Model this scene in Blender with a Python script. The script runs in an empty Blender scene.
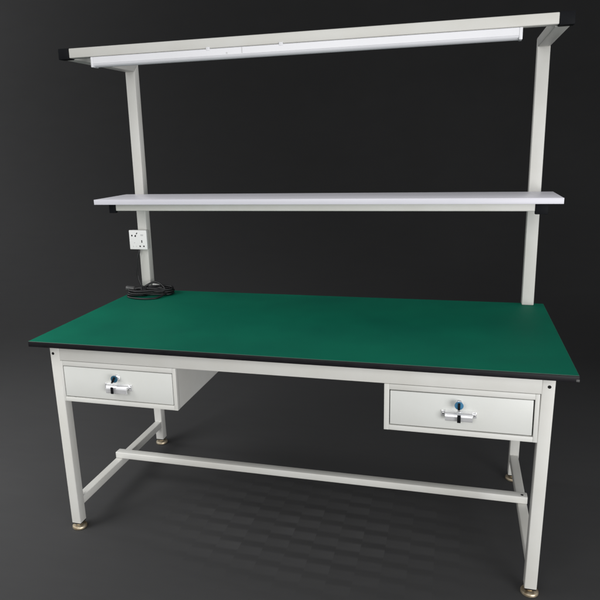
import bpy, bmesh, math, random
from mathutils import Vector, Matrix
random.seed(7)
scene = bpy.context.scene
COL = scene.collection

# ------------------------------------------------------------------ dimensions (metres)
HL, W, H, T = .90, .828, .7674, .020          # tabletop half length, depth, top height, thickness
LEGIN_T, LEGIN_B, LW, LD = .0535, .0640, .0372, .0403
FY = .0423                                     # front face of legs and apron
ZL = .0265                                     # bottom of the leg tubes
RY = .0200                                     # rear legs back from the rear edge
UX, UW, UD = .0411, .0445, .0411               # uprights
UY = W - .0361                                 # front face of the uprights
ZB, BY, BZ, BH, BX = 1.7423, .3163, 1.778, .0332, .8662
AP = .0601                                     # apron height
CAP = .043

# ------------------------------------------------------------------ materials
def node_mat(name):
    m = bpy.data.materials.new(name); m.use_nodes = True
    nt = m.node_tree; b = nt.nodes['Principled BSDF']
    return m, nt, b

def noise(nt, scale, detail=4, rough=.55, coord='Object', stretch=None):
    tc = nt.nodes.new('ShaderNodeTexCoord')
    n = nt.nodes.new('ShaderNodeTexNoise')
    n.inputs['Scale'].default_value = scale; n.inputs['Detail'].default_value = detail; n.inputs['Roughness'].default_value = rough
    if stretch:
        mp = nt.nodes.new('ShaderNodeMapping'); mp.inputs['Scale'].default_value = stretch
        nt.links.new(tc.outputs[coord], mp.inputs['Vector']); nt.links.new(mp.outputs['Vector'], n.inputs['Vector'])
    else:
        nt.links.new(tc.outputs[coord], n.inputs['Vector'])
    return n

def ramp(nt, src, stops):
    r = nt.nodes.new('ShaderNodeValToRGB')
    e = r.color_ramp.elements
    e[0].position, e[0].color = stops[0][0], (*stops[0][1], 1)
    e[1].position, e[1].color = stops[-1][0], (*stops[-1][1], 1)
    for p, c in stops[1:-1]:
        x = e.new(p); x.color = (*c, 1)
    nt.links.new(src, r.inputs['Fac'])
    return r

def varied(name, c, amount=.08, scale=6, rough=.5, rvar=.08, bump=.0, bscale=400, metallic=0, spec=.5, stretch=None, tint=None):
    m, nt, b = node_mat(name)
    n = noise(nt, scale, 5, .6, stretch=stretch)
    lo = tuple(v * (1 - amount) for v in c); hi = tuple(min(1, v * (1 + amount)) for v in c)
    if tint: lo = tuple(l * t for l, t in zip(lo, tint))
    r = ramp(nt, n.outputs['Fac'], [(.28, lo), (.72, hi)])
    nt.links.new(r.outputs['Color'], b.inputs['Base Color'])
    mr = nt.nodes.new('ShaderNodeMapRange')
    mr.inputs['To Min'].default_value = rough - rvar; mr.inputs['To Max'].default_value = rough + rvar
    nt.links.new(n.outputs['Fac'], mr.inputs['Value']); nt.links.new(mr.outputs['Result'], b.inputs['Roughness'])
    b.inputs['Metallic'].default_value = metallic
    b.inputs['Specular IOR Level'].default_value = spec
    if bump:
        n2 = noise(nt, bscale, 2)
        bp = nt.nodes.new('ShaderNodeBump'); bp.inputs['Strength'].default_value = bump; bp.inputs['Distance'].default_value = .0006
        nt.links.new(n2.outputs['Fac'], bp.inputs['Height']); nt.links.new(bp.outputs['Normal'], b.inputs['Normal'])
    return m

M = {}
M['steel'] = varied('powder_coated_steel', (.56, .558, .532), .045, 5, .46, .07, bump=.25, bscale=500, tint=(1, .985, .955))
M['housing'] = varied('drawer_housing_steel', (.57, .57, .545), .04, 5, .45, .07, bump=.2, bscale=500, tint=(1, .985, .96))
M['drawer'] = varied('drawer_front_steel', (.58, .588, .565), .03, 4, .42, .06, bump=.2, bscale=500, tint=(1, .99, .97))
M['green'] = varied('green_rubber_mat', (.0040, .140, .083), .12, 3.5, .66, .07, bump=.3, bscale=900, spec=.09, tint=(1.1, .98, 1.04))
M['mat_edge'] = varied('mat_cut_edge', (.05, .085, .07), .1, 30, .6)
M['black_edge'] = varied('black_board_edge', (.006, .0055, .007), .3, 20, .5, .08, spec=.18)
M['black_plastic'] = varied('black_plastic', (.005, .0055, .007), .15, 30, .6, .06, spec=.10)
M['black_rubber'] = varied('black_cable_rubber', (.007, .007, .008), .2, 40, .38, .06, spec=.45)
M['dark_hole'] = varied('dark_recess', (.012, .012, .012), .1, 30, .8, .05, spec=.1)
M['laminate'] = varied('white_laminate', (.80, .79, .84), .03, 5, .42, .05, spec=.25, stretch=(1, 6, 6))
M['shelf_edge'] = varied('white_shelf_edge_band', (.62, .612, .665), .02, 8, .4, .05)
M['lamp_white'] = varied('white_lamp_housing', (.70, .70, .725), .025, 10, .35, .05)
M['lamp_lens'] = varied('frosted_lamp_cover', (.68, .68, .71), .03, 10, .45, .05)
M['socket_white'] = varied('white_socket_plastic', (.76, .76, .75), .02, 30, .35, .05)
M['socket_grey'] = varied('grey_mounting_box', (.42, .42, .40), .05, 30, .5, .05)
M['mark_grey'] = varied('pale_grey_marking', (.55, .55, .55), .05, 60, .5)
M['chrome'] = varied('bright_chrome', (.95, .95, .96), .02, 30, .17, .05, metallic=.65)
M['chrome_dull'] = varied('dull_chrome', (.55, .55, .55), .1, 40, .35, .08, metallic=.9)
M['zinc'] = varied('yellow_zinc_plate', (.60, .54, .42), .3, 45, .42, .1, metallic=.85, tint=(.8, .62, .42))
M['blue'] = varied('blue_key_plastic', (.045, .17, .30), .12, 60, .35, .05)
M['dark_blue'] = varied('dark_blue_key_plastic', (.022, .09, .15), .15, 60, .3, .05)
M['pale_tag'] = varied('pale_paper_tag', (.6, .6, .58), .06, 60, .6)
M['plug_pale'] = varied('worn_corner_plastic', (.07, .07, .068), .3, 200, .6)
M['plug_grey'] = varied('grey_plug_plastic', (.06, .06, .06), .1, 60, .4)

# ------------------------------------------------------------------ mesh helpers
def bm_box(bm, x0, x1, y0, y1, z0, z1, bev=0, seg=2):
    vs = [bm.verts.new((x, y, z)) for x in (x0, x1) for y in (y0, y1) for z in (z0, z1)]
    f = [(0, 1, 3, 2), (4, 6, 7, 5), (0, 4, 5, 1), (2, 3, 7, 6), (0, 2, 6, 4), (1, 5, 7, 3)]
    fs = [bm.faces.new([vs[i] for i in q]) for q in f]
    if bev:
        es = list({e for q in fs for e in q.edges})
        bmesh.ops.bevel(bm, geom=es, offset=bev, segments=seg, profile=.5, affect='EDGES', clamp_overlap=True)
    return vs

def hexa(bm, pts, bev=0, seg=2):
    """eight corners: bottom ring of four then top ring of four"""
    vs = [bm.verts.new(p) for p in pts]
    fs = [bm.faces.new([vs[i] for i in q]) for q in ((3, 2, 1, 0), (4, 5, 6, 7), (0, 1, 5, 4), (1, 2, 6, 5), (2, 3, 7, 6), (3, 0, 4, 7))]
    if bev:
        es = list({e for q in fs for e in q.edges})
        bmesh.ops.bevel(bm, geom=es, offset=bev, segments=seg, profile=.5, affect='EDGES', clamp_overlap=True)

def lathe(bm, prof, c, axis='z', n=32):
    """prof: list of (radius, height)"""
    rings = []
    for r, h in prof:
        ring = []
        for i in range(n):
            a = 2 * math.pi * i / n
            if axis == 'z': p = (c[0] + r * math.cos(a), c[1] + r * math.sin(a), c[2] + h)
            elif axis == 'y': p = (c[0] + r * math.cos(a), c[1] - h, c[2] + r * math.sin(a))
            else: p = (c[0] + h, c[1] + r * math.cos(a), c[2] + r * math.sin(a))
            ring.append(bm.verts.new(p))
        rings.append(ring)
    for a, b in zip(rings, rings[1:]):
        for i in range(n):
            bm.faces.new((a[i], a[(i + 1) % n], b[(i + 1) % n], b[i]))
    bm.faces.new(rings[0][::-1]); bm.faces.new(rings[-1])

def extrude_x(bm, prof, x0, x1):
    """closed profile of (y, z) swept along x"""
    a = [bm.verts.new((x0, y, z)) for y, z in prof]; b = [bm.verts.new((x1, y, z)) for y, z in prof]
    n = len(prof)
    for i in range(n): bm.faces.new((a[i], a[(i + 1) % n], b[(i + 1) % n], b[i]))
    bm.faces.new(a[::-1]); bm.faces.new(b)

def catmull(pts, sub=10, closed=False):
    P = [Vector(p) for p in pts]; out = []
    n = len(P)
    for i in range(n if closed else n - 1):
        if closed: p0, p1, p2, p3 = P[(i - 1) % n], P[i], P[(i + 1) % n], P[(i + 2) % n]
        else: p0, p1, p2, p3 = P[max(i - 1, 0)], P[i], P[i + 1], P[min(i + 2, n - 1)]
        for k in range(sub):
            t = k / sub
            out.append(.5 * ((2 * p1) + (p2 - p0) * t + (2 * p0 - 5 * p1 + 4 * p2 - p3) * t * t + (3 * p1 - p0 - 3 * p2 + p3) * t ** 3))
    if not closed: out.append(P[-1])
    return out

def tube(bm, path, r, n=10, closed=False):
    rings = []; N = len(path); up = Vector((0, 0, 1)); prev = None
    for i, p in enumerate(path):
        if closed: t = path[(i + 1) % N] - path[(i - 1) % N]
        else: t = path[min(i + 1, N - 1)] - path[max(i - 1, 0)]
        t.normalize()
        if prev is None:
            a = t.cross(up)
            if a.length < .05: a = t.cross(Vector((1, 0, 0)))
        else:
            a = prev - t * prev.dot(t)
        a.normalize(); prev = a
        b = t.cross(a)
        rr = r(i / max(1, N - 1)) if callable(r) else r
        rings.append([bm.verts.new(p + (a * math.cos(2 * math.pi * k / n) + b * math.sin(2 * math.pi * k / n)) * rr) for k in range(n)])
    for i in range(N if closed else N - 1):
        A, B = rings[i], rings[(i + 1) % N]
        for k in range(n): bm.faces.new((A[k], A[(k + 1) % n], B[(k + 1) % n], B[k]))
    if not closed:
        bm.faces.new(rings[0][::-1]); bm.faces.new(rings[-1])

def obj(name, bm, mat, parent=None, smooth=True, label=None, ang=35):
    bmesh.ops.recalc_face_normals(bm, faces=bm.faces)
    me = bpy.data.meshes.new(name); bm.to_mesh(me); bm.free()
    mats = mat if isinstance(mat, list) else [mat]
    for m in mats: me.materials.append(M[m] if isinstance(m, str) else m)
    if smooth:
        me.polygons.foreach_set('use_smooth', [True] * len(me.polygons))
        try: me.set_sharp_from_angle(angle=math.radians(ang))
        except Exception: pass
    o = bpy.data.objects.new(name, me); COL.objects.link(o)
    if parent:
        o.parent = parent
        if parent.type == 'EMPTY': o.matrix_parent_inverse = Matrix.Translation(-Vector(parent.location))
    if label: o['label'] = label
    return o

def thing(name, label, cat, loc, group=None):
    o = bpy.data.objects.new(name, None); o.empty_display_size = .1
    COL.objects.link(o); o.location = loc
    o['label'] = label; o['category'] = cat
    if group: o['group'] = group
    return o

def box_obj(name, x0, x1, y0, y1, z0, z1, mat, parent, bev=.002, label=None, seg=2):
    bm = bmesh.new(); bm_box(bm, x0, x1, y0, y1, z0, z1, bev, seg)
    return obj(name, bm, mat, parent, label=label)

# ------------------------------------------------------------------ setting: seamless studio floor and backdrop
def backdrop_mat():
    m, nt, b = node_mat('dark_studio_backdrop')
    N = nt.nodes; L = nt.links
    tc = N.new('ShaderNodeTexCoord'); sep = N.new('ShaderNodeSeparateXYZ'); L.new(tc.outputs['Object'], sep.inputs[0])
    def mth(op, a, b_=None, c=None):
        n = N.new('ShaderNodeMath'); n.operation = op
        for i, v in enumerate((a, b_, c)):
            if v is None: continue
            if isinstance(v, (int, float)): n.inputs[i].default_value = v
            else: L.new(v, n.inputs[i])
        return n.outputs[0]
    # stepped tile print worn into the middle of the floor
    col = mth('FLOOR', mth('DIVIDE', sep.outputs['X'], .086))
    row = mth('DIVIDE', mth('ADD', sep.outputs['Y'], mth('MULTIPLY', col, .0145)), .079)
    fr = mth('FRACT', row)
    band = N.new('ShaderNodeMapRange'); band.interpolation_type = 'SMOOTHSTEP'
    band.inputs['From Min'].default_value = .22; band.inputs['From Max'].default_value = .62
    L.new(mth('PINGPONG', mth('MULTIPLY', fr, 2.0), 1.0), band.inputs['Value'])
    cell = N.new('ShaderNodeCombineXYZ'); L.new(col, cell.inputs[0]); L.new(mth('FLOOR', row), cell.inputs[1])
    wn = N.new('ShaderNodeTexWhiteNoise'); wn.noise_dimensions = '2D'; L.new(cell.outputs[0], wn.inputs['Vector'])
    fx = mth('FRACT', mth('DIVIDE', sep.outputs['X'], .086))
    amp = mth('MULTIPLY', mth('MULTIPLY_ADD', wn.outputs['Value'], .5, .6), mth('MULTIPLY_ADD', fx, .5, .7))
    tile = mth('SUBTRACT', mth('MULTIPLY', band.outputs[0], amp), .5)
    dx = mth('DIVIDE', mth('SUBTRACT', sep.outputs['X'], .06), .72); dy = mth('DIVIDE', mth('SUBTRACT', sep.outputs['Y'], .27), .44)
    rr = mth('SQRT', mth('ADD', mth('MULTIPLY', dx, dx), mth('MULTIPLY', dy, dy)))
    mask = N.new('ShaderNodeMapRange'); mask.interpolation_type = 'SMOOTHSTEP'
    mask.inputs['From Min'].default_value = 1.15; mask.inputs['From Max'].default_value = .15
    L.new(rr, mask.inputs['Value'])
    n1 = noise(nt, 1.4, 5, .6); n2 = noise(nt, 9, 4, .6, stretch=(.5, 3, 1)); n3 = noise(nt, 7, 3, .5)
    wear = mth('MULTIPLY', mask.outputs[0], mth('MULTIPLY_ADD', n3.outputs['Fac'], .9, .15))
    pat = mth('MULTIPLY', tile, mth('MULTIPLY', wear, .60))
    painted_falloff = N.new('ShaderNodeMapRange'); painted_falloff.interpolation_type = 'SMOOTHSTEP'  # light falloff painted into the base colour, darker to the back and right
    painted_falloff.inputs['From Min'].default_value = 1.2; painted_falloff.inputs['From Max'].default_value = 4.2
    painted_falloff.inputs['To Min'].default_value = .047; painted_falloff.inputs['To Max'].default_value = .0195
    L.new(mth('MULTIPLY_ADD', n1.outputs['Fac'], .5, mth('ADD', sep.outputs['Y'], mth('MULTIPLY', sep.outputs['X'], .5))), painted_falloff.inputs['Value'])
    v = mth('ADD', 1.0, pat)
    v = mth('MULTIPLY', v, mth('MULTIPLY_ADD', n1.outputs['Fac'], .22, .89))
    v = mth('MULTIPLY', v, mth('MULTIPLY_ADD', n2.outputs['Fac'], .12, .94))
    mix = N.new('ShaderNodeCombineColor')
    L.new(mth('MULTIPLY', v, painted_falloff.outputs[0]), mix.inputs[0]); L.new(mth('MULTIPLY', v, painted_falloff.outputs[0]), mix.inputs[1]); L.new(mth('MULTIPLY', mth('MULTIPLY', v, 1.012), painted_falloff.outputs[0]), mix.inputs[2])
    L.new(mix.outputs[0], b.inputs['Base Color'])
    b.inputs['Roughness'].default_value = .9; b.inputs['Specular IOR Level'].default_value = .08
    return m
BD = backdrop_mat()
def sheet(name, rows):
    bm = bmesh.new(); prev = None
    for (y, z) in rows:
        cur = [bm.verts.new((-9 + 18 * i / 24, y, z)) for i in range(25)]
        if prev:
            for i in range(24): bm.faces.new((prev[i], prev[i + 1], cur[i + 1], cur[i]))
        prev = cur
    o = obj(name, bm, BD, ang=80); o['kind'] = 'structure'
    return o
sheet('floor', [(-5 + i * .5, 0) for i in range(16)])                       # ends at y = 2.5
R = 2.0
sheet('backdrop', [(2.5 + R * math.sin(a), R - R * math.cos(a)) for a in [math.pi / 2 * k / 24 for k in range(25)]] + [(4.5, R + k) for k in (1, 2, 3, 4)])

# ------------------------------------------------------------------ the workbench
bench = thing('workbench', 'white steel workbench with green top, two drawers and an overhead shelf and beam', 'workbench', (0, W / 2, 0))

# tabletop: black edged board with the green mat as its upper skin
bm = bmesh.new(); bm_box(bm, -HL, HL, 0, W, H - T, H - .0022, .0012)
top = obj('tabletop', bm, 'black_edge', bench)
bm = bmesh.new(); bm_box(bm, -HL + .0006, HL - .0006, .0006, W - .0006, H - .0019, H, .0017, 1)
gm = obj('green_mat', bm, ['green', 'mat_edge'], top)
for p in gm.data.polygons:
    if p.normal.z < .9: p.material_index = 1
# front right corner, worn pale where the edge band ends
box_obj('corner_trim', HL - .0085, HL + .0006, -.0006, .0085, H - T + .0010, H - .0115, 'plug_pale', top, .001)

# legs (very slightly drawn in towards the floor), each with a plug and a levelling foot
def leg(sx, front):
    y0, y1 = (FY, FY + LD) if front else (W - RY - LD, W - RY)
    zt = H - T - .0005
    if sx < 0:
        b0, b1 = -HL + LEGIN_B, -HL + LEGIN_B + LW; t0, t1 = -HL + LEGIN_T, -HL + LEGIN_T + LW
    else:
        b0, b1 = HL - LEGIN_B - LW, HL - LEGIN_B; t0, t1 = HL - LEGIN_T - LW, HL - LEGIN_T
    bm = bmesh.new()
    hexa(bm, [(b0, y0, ZL), (b1, y0, ZL), (b1, y1, ZL), (b0, y1, ZL), (t0, y0, zt), (t1, y0, zt), (t1, y1, zt), (t0, y1, zt)], .003, 3)
    o = obj('leg', bm, 'steel', bench)
    cx, cy = (b0 + b1) / 2, (y0 + y1) / 2
    bm = bmesh.new(); bm_box(bm, b0 + .0015, b1 - .0015, y0 + .0015, y1 - .0015, ZL - .004, ZL + .006, .001)
    obj('end_plug', bm, 'black_plastic', o)
    bm = bmesh.new()
    lathe(bm, [(.0255, 0), (.0275, .002), (.0278, .007), (.0262, .0105), (.020, .013), (.0115, .0145), (.0115, .0175), (.006, .0178), (.006, .0225)], (cx, cy, 0.0005), 'z', 40)
    obj('levelling_foot', bm, 'zinc', o)
    if front:
        hx = (-.8335 if sx < 0 else .8296)
        bm = bmesh.new(); lathe(bm, [(.0052, -.004), (.0052, .0006), (.0035, .0008)], (hx, FY, .712), 'y', 20)
        obj('bolt_hole', bm, 'dark_hole', o)
    return o
for sx in (-1, 1):
    for fr in (True, False): leg(sx, fr)

# apron rails under the top
ax0, ax1 = -HL + LEGIN_T + LW - .001, HL - LEGIN_T - LW + .001
ZA = H - T - AP
box_obj('apron', ax0 + .0005, ax1 - .0005, FY + .0006, FY + .030, ZA, H - T - .0008, 'steel', bench, .002)
box_obj('apron', ax0, ax1, W - RY - .030, W - RY - .001, ZA, H - T - .0008, 'steel', bench, .002)
for s in (-1, 1):
    xa = s * (HL - LEGIN_T - .002); xb = s * (HL - LEGIN_T - .030)
    box_obj('apron', min(xa, xb), max(xa, xb), FY + LD, W - RY - LD, ZA, H - T - .0008, 'steel', bench, .002)

# low side braces and the long stretcher laid across them
ZB0, BT = .0895, .0325
for s in (-1, 1):
    if s < 0: x0, x1 = -HL + LEGIN_B + .002, -HL + LEGIN_B + LW - .003
    else: x0, x1 = HL - LEGIN_B - LW + .003, HL - LEGIN_B - .002
    br = box_obj('brace', x0 + (0.0), x1, FY + LD - .0005, W - RY - LD + .0005, ZB0, ZB0 + BT, 'steel', bench, .003, seg=3)
for s in (-1, 1):
    x0, x1 = sorted((s * (HL - LEGIN_B - .004), s * (HL - LEGIN_B - LW + .004)))
    for yy in (FY + LD, W - RY - LD):
        bm = bmesh.new()
        path = [Vector((x, yy, ZB0 + BT + random.uniform(-.0003, .0005))) for x in [x0 + (x1 - x0) * k / 14 for k in range(15)]]
        tube(bm, path, lambda u: .0021 + .0006 * math.sin(u * 40), 8)
        obj('weld_bead', bm, 'steel', bench)
SX0, SX1, SY, SZ = -HL + LEGIN_B + .003, HL - LEGIN_B - .001, .386, ZB0 + BT + .0006
st = box_obj('stretcher', SX0, SX1, SY, SY + .036, SZ, SZ + .0275, 'steel', bench, .003, seg=3)
bm = bmesh.new(); lathe(bm, [(.005, -.004), (.005, .0006), (.0035, .0008)], (SX1 - .018, SY + .015, SZ + .0275), 'z', 20)
obj('bolt_hole', bm, 'dark_hole', st)

# drawer housings: open fronted steel boxes hung under the apron
CZ0, CZ1 = ZA - .1550, ZA - .0012
def housing(x0, x1, rim_l, rim_r, dz0, dz1, depth=.50):
    y0, y1 = FY + .0022, FY + depth
    bm = bmesh.new()
    bm_box(bm, x0, x1, y0, y1, CZ0, CZ0 + .0012)                      # bottom
    bm_box(bm, x0, x1, y0 + .03, y1, CZ1 - .0012, CZ1)               # top
    bm_box(bm, x0, x0 + .0012, y0, y1, CZ0 + .0014, CZ1 - .0014)     # sides
    bm_box(bm, x1 - .0012, x1, y0, y1, CZ0 + .0014, CZ1 - .0014)
    bm_box(bm, x0, x1, y1 + .0002, y1 + .0014, CZ0, CZ1)             # back
    # front rim
    o = .0006
    bm_box(bm, x0 - o, x0 + rim_l, y0 - .0012, y0 + .018, CZ0 - o, CZ1, .0009)
    bm_box(bm, x1 - rim_r, x1 + o, y0 - .0012, y0 + .018, CZ0 - o, CZ1, .0009)
    bm_box(bm, x0 + rim_l + .0001, x1 - rim_r - .0001, y0 - .0010, y0 + .018, dz1, CZ1 - .0002, .0009)
    bm_box(bm, x0 + rim_l + .0001, x1 - rim_r - .0001, y0 - .0010, y0 + .018, CZ0 - o + .0002, dz0, .0009)
    return obj('drawer_housing', bm, 'housing', bench)

def drawer(x0, x1, z0, z1, hx0, hx1, hz0, hz1, lx, lz, skew):
    y0 = FY + .0024
    bm = bmesh.new()
    bm_box(bm, x0, x1, y0, y0 + .016, z0, z1, .0014, 2)                       # front panel
    bm_box(bm, x0 + .012, x1 - .012, y0 + .016, y0 + .42, z0 + .006, z0 + .008)   # tray behind it
    bm_box(bm, x0 + .012, x0 + .0135, y0 + .016, y0 + .42, z0 + .009, z1 - .02)
    bm_box(bm, x1 - .0135, x1 - .012, y0 + .016, y0 + .42, z0 + .009, z1 - .02)
    bm_box(bm, x0 + .012, x1 - .012, y0 + .4205, y0 + .422, z0 + .006, z1 - .02)
    cx, cz = (x0 + x1) / 2, (z0 + z1) / 2
    bmesh.ops.rotate(bm, verts=bm.verts, cent=(cx, y0, cz), matrix=Matrix.Rotation(skew, 3, 'Y'))
    d = obj('drawer', bm, 'drawer', bench)
    # bright shell pull with a mounting tab at each end
    bm = bmesh.new()
    ho, hi_ = y0 - .021, y0 - .0006
    hz = hz1 - hz0
    arc = [(hi_ - (hi_ - ho) * math.sin(math.pi / 2 * k / 8), hz1 - hz * .55 * (1 - math.cos(math.pi / 2 * k / 8))) for k in range(9)]
    prof = arc + [(ho + .0004, hz0 + .003), (ho + .003, hz0), (ho + .005, hz0 + .002)]
    inner = [(min(hi_ - .0004, y + .0026), z - .0026) for y, z in reversed(arc)]
    prof = prof + inner
    extrude_x(bm, prof, hx0 + .012, hx1 - .012)
    for e in (hx0, hx1 - .0125):
        bm_box(bm, e, e + .0125, y0 - .0045, y0 - .0004, hz0 + .008, hz1 - .001, .0012)
    # end cheeks of the shell
    for e in (hx0 + .0118, hx1 - .0138):
        bm_box(bm, e, e + .002, ho + .0016, hi_, hz0 + hz * .5, hz1 - .006, .0006)
    h = obj('handle', bm, 'chrome', d)
    for e in (hx0 + .0062, hx1 - .0062):
        bm = bmesh.new(); lathe(bm, [(.0036, 0), (.0036, .001), (.002, .0018)], (e, y0 - .0044, (hz0 + hz1) / 2 + .004), 'y', 16)
        obj('screw', bm, 'chrome_dull', h)
    bm = bmesh.new(); lathe(bm, [(.0115, 0), (.0115, .002), (.0095, .0042), (.0070, .0042), (.0070, .0075)], (lx, y0 - .0002, lz), 'y', 28)
    obj('lock', bm, 'chrome', d)
    return d

DZ0, DZ1 = .5515, .6650
housing(-.8085, -.3595, .0075, .0125, DZ0 - .0030, DZ1 + .0030)
drawer(-.7985, -.3745, DZ0, DZ1, -.634, -.529, .5835, .6155, -.5855, .6385, math.radians(.12))
housing(.3508, .8058, .0155, .0120, DZ0 - .0028, DZ1 + .0030)
drawer(.3690, .7900, DZ0 + .0006, DZ1 - .0004, .5255, .6300, .5870, .6150, .5775, .6390, math.radians(-.15))

# uprights and the horizontal arms that carry the beam
for s in (-1, 1):
    x0, x1 = sorted((s * (HL - UX), s * (HL - UX - UW)))
    bm = bmesh.new()
    hexa(bm, [(x0, UY, H + .0004), (x1, UY, H + .0004), (x1, UY + UD, H + .0004), (x0, UY + UD, H + .0004),
              (x0, UY, ZB), (x1, UY, ZB), (x1, UY + UD, BZ - .001), (x0, UY + UD, BZ - .001)], .003, 3)
    obj('upright', bm, 'steel', bench)
    bm = bmesh.new()
    hexa(bm, [(x0, BY + BH + .0004, ZB), (x1, BY + BH + .0004, ZB), (x1, UY, ZB), (x0, UY, ZB),
              (x0, BY + BH + .0004, BZ - .001), (x1, BY + BH + .0004, BZ - .001), (x1, UY + UD - .0006, BZ - .001), (x0, UY + UD - .0006, BZ - .001)], .003, 3)
    obj('arm', bm, 'steel', bench)
    # plate that bolts the upright to the back of the frame
    box_obj('fixing_plate', x0 + .004, x1 - .004, W + .0006, W + .0050, ZA + .004, H + .0300, 'steel', bench, .001)

def end_cap(x_in, x_out, y0, y1, z0, z1, parent):
    a, b = min(x_in, x_out), max(x_in, x_out)
    box_obj('end_cap', a, b, y0 - .0012, y1 + .0012, z0 - .0012, z1 + .0012, 'black_plastic', parent, .0022)
beam = box_obj('top_beam', -BX + CAP, BX - CAP, BY, BY + BH, BZ - BH, BZ, 'steel', bench, .003, seg=3)
for s in (-1, 1): end_cap(s * (BX - CAP - .0004), s * BX, BY, BY + BH, BZ - BH - .002, BZ, beam)

# shelf on a front rail held by brackets
SZ1, STK, SXH, SF = 1.2176, .0200, .9017, .517
shelf_bm = bmesh.new(); bm_box(shelf_bm, -SXH, SXH, SF + .0014, UY - .0004, SZ1 - STK, SZ1, .0010)
shelf = obj('shelf', shelf_bm, 'laminate', bench)
box_obj('edge_band', -SXH - .0004, SXH + .0004, SF, SF + .0012, SZ1 - STK - .0003, SZ1 + .0003, 'shelf_edge', shelf, .0004)
RH, RX, RYY = .0305, .8596, .561
rail = box_obj('shelf_rail', -RX + .030, RX - .043, RYY, RYY + .03, SZ1 - STK - RH, SZ1 - STK - .0006, 'steel', bench, .003, seg=3)
end_cap(-RX + .0304, -RX, RYY - .001, RYY + .014, SZ1 - STK - RH - .0075, SZ1 - STK - .0025, rail)
end_cap(RX - .0434, RX, RYY - .001, RYY + .014, SZ1 - STK - RH - .0095, SZ1 - STK - .0025, rail)
for s in (-1, 1):
    xc = s * (HL - UX - UW / 2)
    xc = xc if s < 0 else xc - .012
    box_obj('bracket', xc - .010, xc + .010, RYY + .0305, UY + .0002, SZ1 - STK - RH + .002, SZ1 - STK - .0008, 'steel', bench, .002)

# ------------------------------------------------------------------ lamp under the beam
LX0, LX1, LZ0, LZ1 = -.7365, .7225, 1.7092, BZ - BH - .0012
lamp = thing('tube_light', 'long white tube light, switched off, fixed along the underside of the top beam', 'light', (0, BY + .02, LZ0))
y0 = BY - .0015
zm = LZ0 + .0115
bm = bmesh.new()
extrude_x(bm, [(y0, zm), (y0, LZ1 - .002), (y0 + .002, LZ1), (y0 + .034, LZ1), (y0 + .036, LZ1 - .002), (y0 + .036, zm)], LX0 + .010, LX1 - .010)
obj('lamp_housing', bm, 'lamp_white', lamp)
bm = bmesh.new()
arc = [(y0 + .0185 - .0178 * math.cos(a), zm - .0003 - (zm - LZ0) * math.sin(a)) for a in [math.pi * k / 14 for k in range(15)]]
extrude_x(bm, arc, LX0 + .010, LX1 - .010)
obj('diffuser', bm, 'lamp_lens', lamp)
for a, b in ((LX0, LX0 + .0098), (LX1 - .0098, LX1)):
    bm = bmesh.new(); bm_box(bm, a, b, y0 - .0008, y0 + .0368, LZ0 - .0008, LZ1, .002)
    obj('end_cap', bm, 'lamp_white', lamp)
bm = bmesh.new(); bm_box(bm, -.1655, -.1625, y0 - .0006, y0 + .004, LZ0 + .014, LZ1 - .001)
obj('joint', bm, 'mark_grey', lamp)
for cx in (-.2853, -.0279):
    bm = bmesh.new()
    bm_box(bm, cx - .007, cx + .007, y0 - .0016, y0 + .010, LZ1 - .0045, LZ1 + .0010, .0006)
    bm_box(bm, cx - .007, cx + .007, y0 - .0016, y0 + .0006, LZ1 + .0011, LZ1 + .0052, .0005)
    obj('clip', bm, 'lamp_white', lamp)
bm = bmesh.new(); lathe(bm, [(.003, 0), (.003, .0008)], (-.218, y0, LZ1 - .017), 'y', 16)
obj('screw', bm, 'mark_grey', lamp)

# ------------------------------------------------------------------ power socket on the left upright
PX0, PX1, PZ0, PZ1 = -.8870, -.8000, .9706, 1.0585
PY = UY - .034
sock = thing('power_socket', 'square white power socket with five holes on the left upright below the shelf', 'socket', ((PX0 + PX1) / 2, UY, PZ0))
box_obj('mounting_box', PX0 + .002, PX1 - .0005, PY + .0095, UY - .0005, PZ0 + .002, PZ1 - .002, 'socket_grey', sock, .002)
fp = box_obj('face_plate', PX0, PX1, PY, PY + .0092, PZ0, PZ1, 'socket_white', sock, .0025, seg=3)
def slot(cx, cz, w, h, rot, mat='dark_hole'):
    bm = bmesh.new(); bm_box(bm, -w / 2, w / 2, PY - .0006, PY + .0020, -h / 2, h / 2)
    bmesh.ops.rotate(bm, verts=bm.verts, cent=(0, 0, 0), matrix=Matrix.Rotation(rot, 3, 'Y'))
    bmesh.ops.translate(bm, verts=bm.verts, vec=(PX0 + cx, 0, PZ0 + cz))
    obj('pin_hole' if mat == 'dark_hole' else 'switch_mark', bm, mat, fp)
slot(.0145, .0635, .0060, .0072, 0)          # two pin outlet with a slanted slot, upper left
slot(.0315, .0620, .0064, .0084, math.radians(25))
slot(.0390, .0735, .0042, .0078, math.radians(40))
slot(.0620, .0370, .0042, .0120, 0)          # three pin outlet, lower right
slot(.0520, .0150, .0060, .0065, math.radians(-30))
slot(.0710, .0150, .0060, .0065, math.radians(30))
slot(.0640, .0660, .0130, .0070, 0, 'mark_grey')
slot(.0250, .0310, .0045, .0045, math.radians(45), 'mark_grey')
slot(.0185, .0145, .0040, .0060, 0, 'mark_grey')
slot(.0330, .0145, .0040, .0060, 0, 'mark_grey')

# ------------------------------------------------------------------ coiled power cord on the tabletop
r = .0045
pts = [(-.8505, UY - .018, PZ0 + .0035), (-.8498, UY - .020, .956), (-.858, UY - .021, .928), (-.8625, UY - .021, .900), (-.8675, UY - .021, .862), (-.8655, UY - .020, .838),
       (-.858, UY - .022, .818), (-.846, UY - .026, .798), (-.826, UY - .034, .786), (-.795, .735, .782)]
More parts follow.
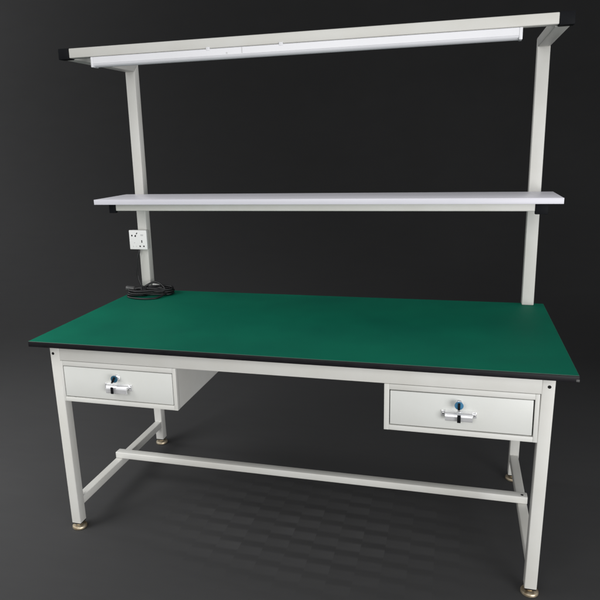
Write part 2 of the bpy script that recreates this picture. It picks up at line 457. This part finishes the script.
# hanks wound back and forth along a slanted axis
axis = Vector((.172, .045, 0)).normalized(); side = Vector((-axis.y, axis.x, 0))
cen = Vector((-.784, .719, H))
for k in range(9):
    half = .088 + random.uniform(-.020, .012); wd = .026 + random.uniform(-.006, .014)
    tw = random.uniform(-.22, .22); ax_k = (axis * math.cos(tw) + side * math.sin(tw)); sd_k = (side * math.cos(tw) - axis * math.sin(tw))
    off = random.uniform(-.012, .012); zb = r + .0012 + .0034 * k * .8
    for (a, b_, dz) in ((1.0, .35, .002), (.92, -.7, .000), (.2, -.95 + random.uniform(-.2, .2), .003), (-.75, -.8, .001), (-1.02, -.1, .004), (-.8, .75, .003), (.05, .85 + random.uniform(-.3, .2), .006), (.8, .95, .003)):
        p = cen + ax_k * (half * a + off) + sd_k * (wd * b_)
        pts.append((p.x, p.y, H + zb + dz + random.uniform(0, .003)))
# loose front loop lying flat on the mat, then the raised loop by the upright
e0 = cen + axis * .085
pts += [(e0.x + .004, e0.y + .02, H + .020), (-.7045, .700, H + .010), (-.722, .657, H + r), (-.765, .634, H + r), (-.815, .637, H + r), (-.862, .660, H + r), (-.878, .700, H + .007),
        (-.856, .724, H + .018), (-.820, .738, H + .034), (-.800, .752, H + .046), (-.783, .763, H + .052), (-.762, .764, H + .050), (-.742, .757, H + .042), (-.722, .748, H + .028), (-.706, .733, H + .014), (-.735, .715, H + .03), (-.80, .702, H + .036), (-.850, .697, H + .034)]
bm = bmesh.new(); tube(bm, catmull(pts, 9), r, 10)
cord = obj('power_cord', bm, 'black_rubber', sock, ang=70, label='black power cord bundled on the green tabletop')
# tie wound round the waist of the hank
bm = bmesh.new()
for q in (-.030, -.0225, -.015):
    c0 = cen + axis * q
    ring = [c0 + side * (.030 * math.cos(t)) + Vector((0, 0, .0205 + .0205 * math.sin(t))) for t in [2 * math.pi * k / 20 for k in range(20)]]
    tube(bm, ring, .0040, 8, closed=True)
obj('cable_tie', bm, 'black_rubber', cord, ang=70)
# moulded plug end
bm = bmesh.new()
d = Vector((-.9, -.25, .12)).normalized(); p0 = Vector((-.850, .697, H + .034))
tube(bm, [p0 + d * t for t in (-.012, -.004, 0, .004, .022, .034, .036)], lambda u: .0055 if u < .2 else (.0105 if u < .9 else .0085), 16)
obj('plug', bm, 'plug_grey', cord, ang=50)
bm = bmesh.new()
hexa(bm, [(-.806, .776, H + .006), (-.748, .776, H + .004), (-.748, .779, H + .004), (-.806, .779, H + .006),
          (-.800, .784, H + .040), (-.756, .784, H + .036), (-.756, .787, H + .036), (-.800, .787, H + .040)], .001)
obj('tag', bm, 'pale_tag', cord)

# ------------------------------------------------------------------ keys in the drawer locks
def key(lx, lz, label, bow_mat, tilt, hang):
    t = thing('key', label, 'key', (lx, FY, lz), 'keys in the drawer locks')
    y = FY - .0060
    bm = bmesh.new()
    bm_box(bm, lx - .0012, lx + .0012, y - .016, y + .004, lz - .0035, lz + .0035, .0004)
    obj('blade', bm, 'chrome_dull', t)
    bm = bmesh.new()
    lathe(bm, [(.0105, 0), (.0128, .0012), (.0132, .0030), (.0120, .0048), (.0060, .0056)], (lx, y - .0095, lz), 'y', 32)
    obj('bow', bm, bow_mat, t)
    bm = bmesh.new()
    bm_box(bm, -.0034, .0034, y - .0205, y - .0152, -.016, .0105, .0016)
    bmesh.ops.rotate(bm, verts=bm.verts, cent=(0, 0, 0), matrix=Matrix.Rotation(tilt, 3, 'Y'))
    bmesh.ops.translate(bm, verts=bm.verts, vec=(lx, 0, lz))
    obj('grip', bm, 'black_plastic', t)
    # black tag hanging on a ring in front of the pull
    hx, hz = hang
    bm = bmesh.new()
    ring = [Vector((lx + (hx - lx) * .4 + .0062 * math.cos(a), y - .0195 - .002 * math.sin(a), lz - .0190 + .0075 * math.sin(a))) for a in [2 * math.pi * k / 20 for k in range(20)]]
    tube(bm, ring, .0009, 8, closed=True)
    obj('key_ring', bm, 'chrome', t)
    bm = bmesh.new(); bm_box(bm, hx - .0052, hx + .0052, y - .0225, y - .0190, hz - .014, hz + .011, .0014)
    obj('hanging_tag', bm, 'black_plastic', t)
    return t
kl = key(-.5855, .6385, 'dark blue key with a black hanging tag in the lock of the left drawer', 'dark_blue', math.radians(28), (-.5925, .6005))
kr = key(.5775, .6390, 'bright blue key with a black hanging tag in the lock of the right drawer', 'blue', 0, (.5785, .6010))

# ------------------------------------------------------------------ lamps of the studio
def area(name, loc, target, sx, sy, power, color=(1, 1, 1)):
    l = bpy.data.lights.new(name, 'AREA'); l.shape = 'RECTANGLE'; l.size = sx; l.size_y = sy; l.energy = power; l.color = color
    o = bpy.data.objects.new(name, l); COL.objects.link(o); o.location = loc
    o.rotation_euler = (Vector(target) - Vector(loc)).to_track_quat('-Z', 'Y').to_euler()
    return o
area('key_softbox', (-.6, -3.9, 2.4), (0.1, .4, .8), 2.6, 2.2, 80, (1, .995, .975))
area('fill_softbox', (2.9, -2.6, .8), (-.1, .5, .7), 2.0, 1.4, 98, (.99, .99, 1))
fl = area('floor_light', (-2.6, -1.1, 2.0), (-2.1, -.2, 0), 1.8, 1.8, 32, (1, 1, 1)); fl.data.spread = math.radians(90)
area('backdrop_light', (-6.6, 1.2, 3.0), (-4.4, 4.4, 2.4), 2.0, 2.0, 100, (1, 1, 1))
w = bpy.data.worlds.new('World'); scene.world = w; w.use_nodes = True
w.node_tree.nodes['Background'].inputs[0].default_value = (.97, .98, 1, 1)
w.node_tree.nodes['Background'].inputs[1].default_value = .50

# ------------------------------------------------------------------ camera
cd = bpy.data.cameras.new('camera'); cam = bpy.data.objects.new('camera', cd); COL.objects.link(cam)
yaw, pitch, roll, f = .2703, -.2341, -.0281, 636.64
cd.sensor_fit = 'HORIZONTAL'; cd.sensor_width = 36; cd.lens = f / 600 * 36
cd.shift_x = (300 - 282.67) / 600; cd.shift_y = (294.29 - 300) / 600
fw = Vector((-math.sin(yaw) * math.cos(pitch), math.cos(yaw) * math.cos(pitch), math.sin(pitch)))
rt = Vector((math.cos(yaw), math.sin(yaw), 0)); up = rt.cross(fw)
r2 = rt * math.cos(roll) + up * math.sin(roll); u2 = -rt * math.sin(roll) + up * math.cos(roll)
cam.matrix_world = Matrix(((r2.x, u2.x, -fw.x, .551), (r2.y, u2.y, -fw.y, -1.8398), (r2.z, u2.z, -fw.z, 1.4275), (0, 0, 0, 1)))
cd.clip_start = .05; cd.clip_end = 60
scene.camera = cam
scene.view_settings.view_transform = 'Standard'
scene.view_settings.look = 'None'
scene.view_settings.exposure = 0
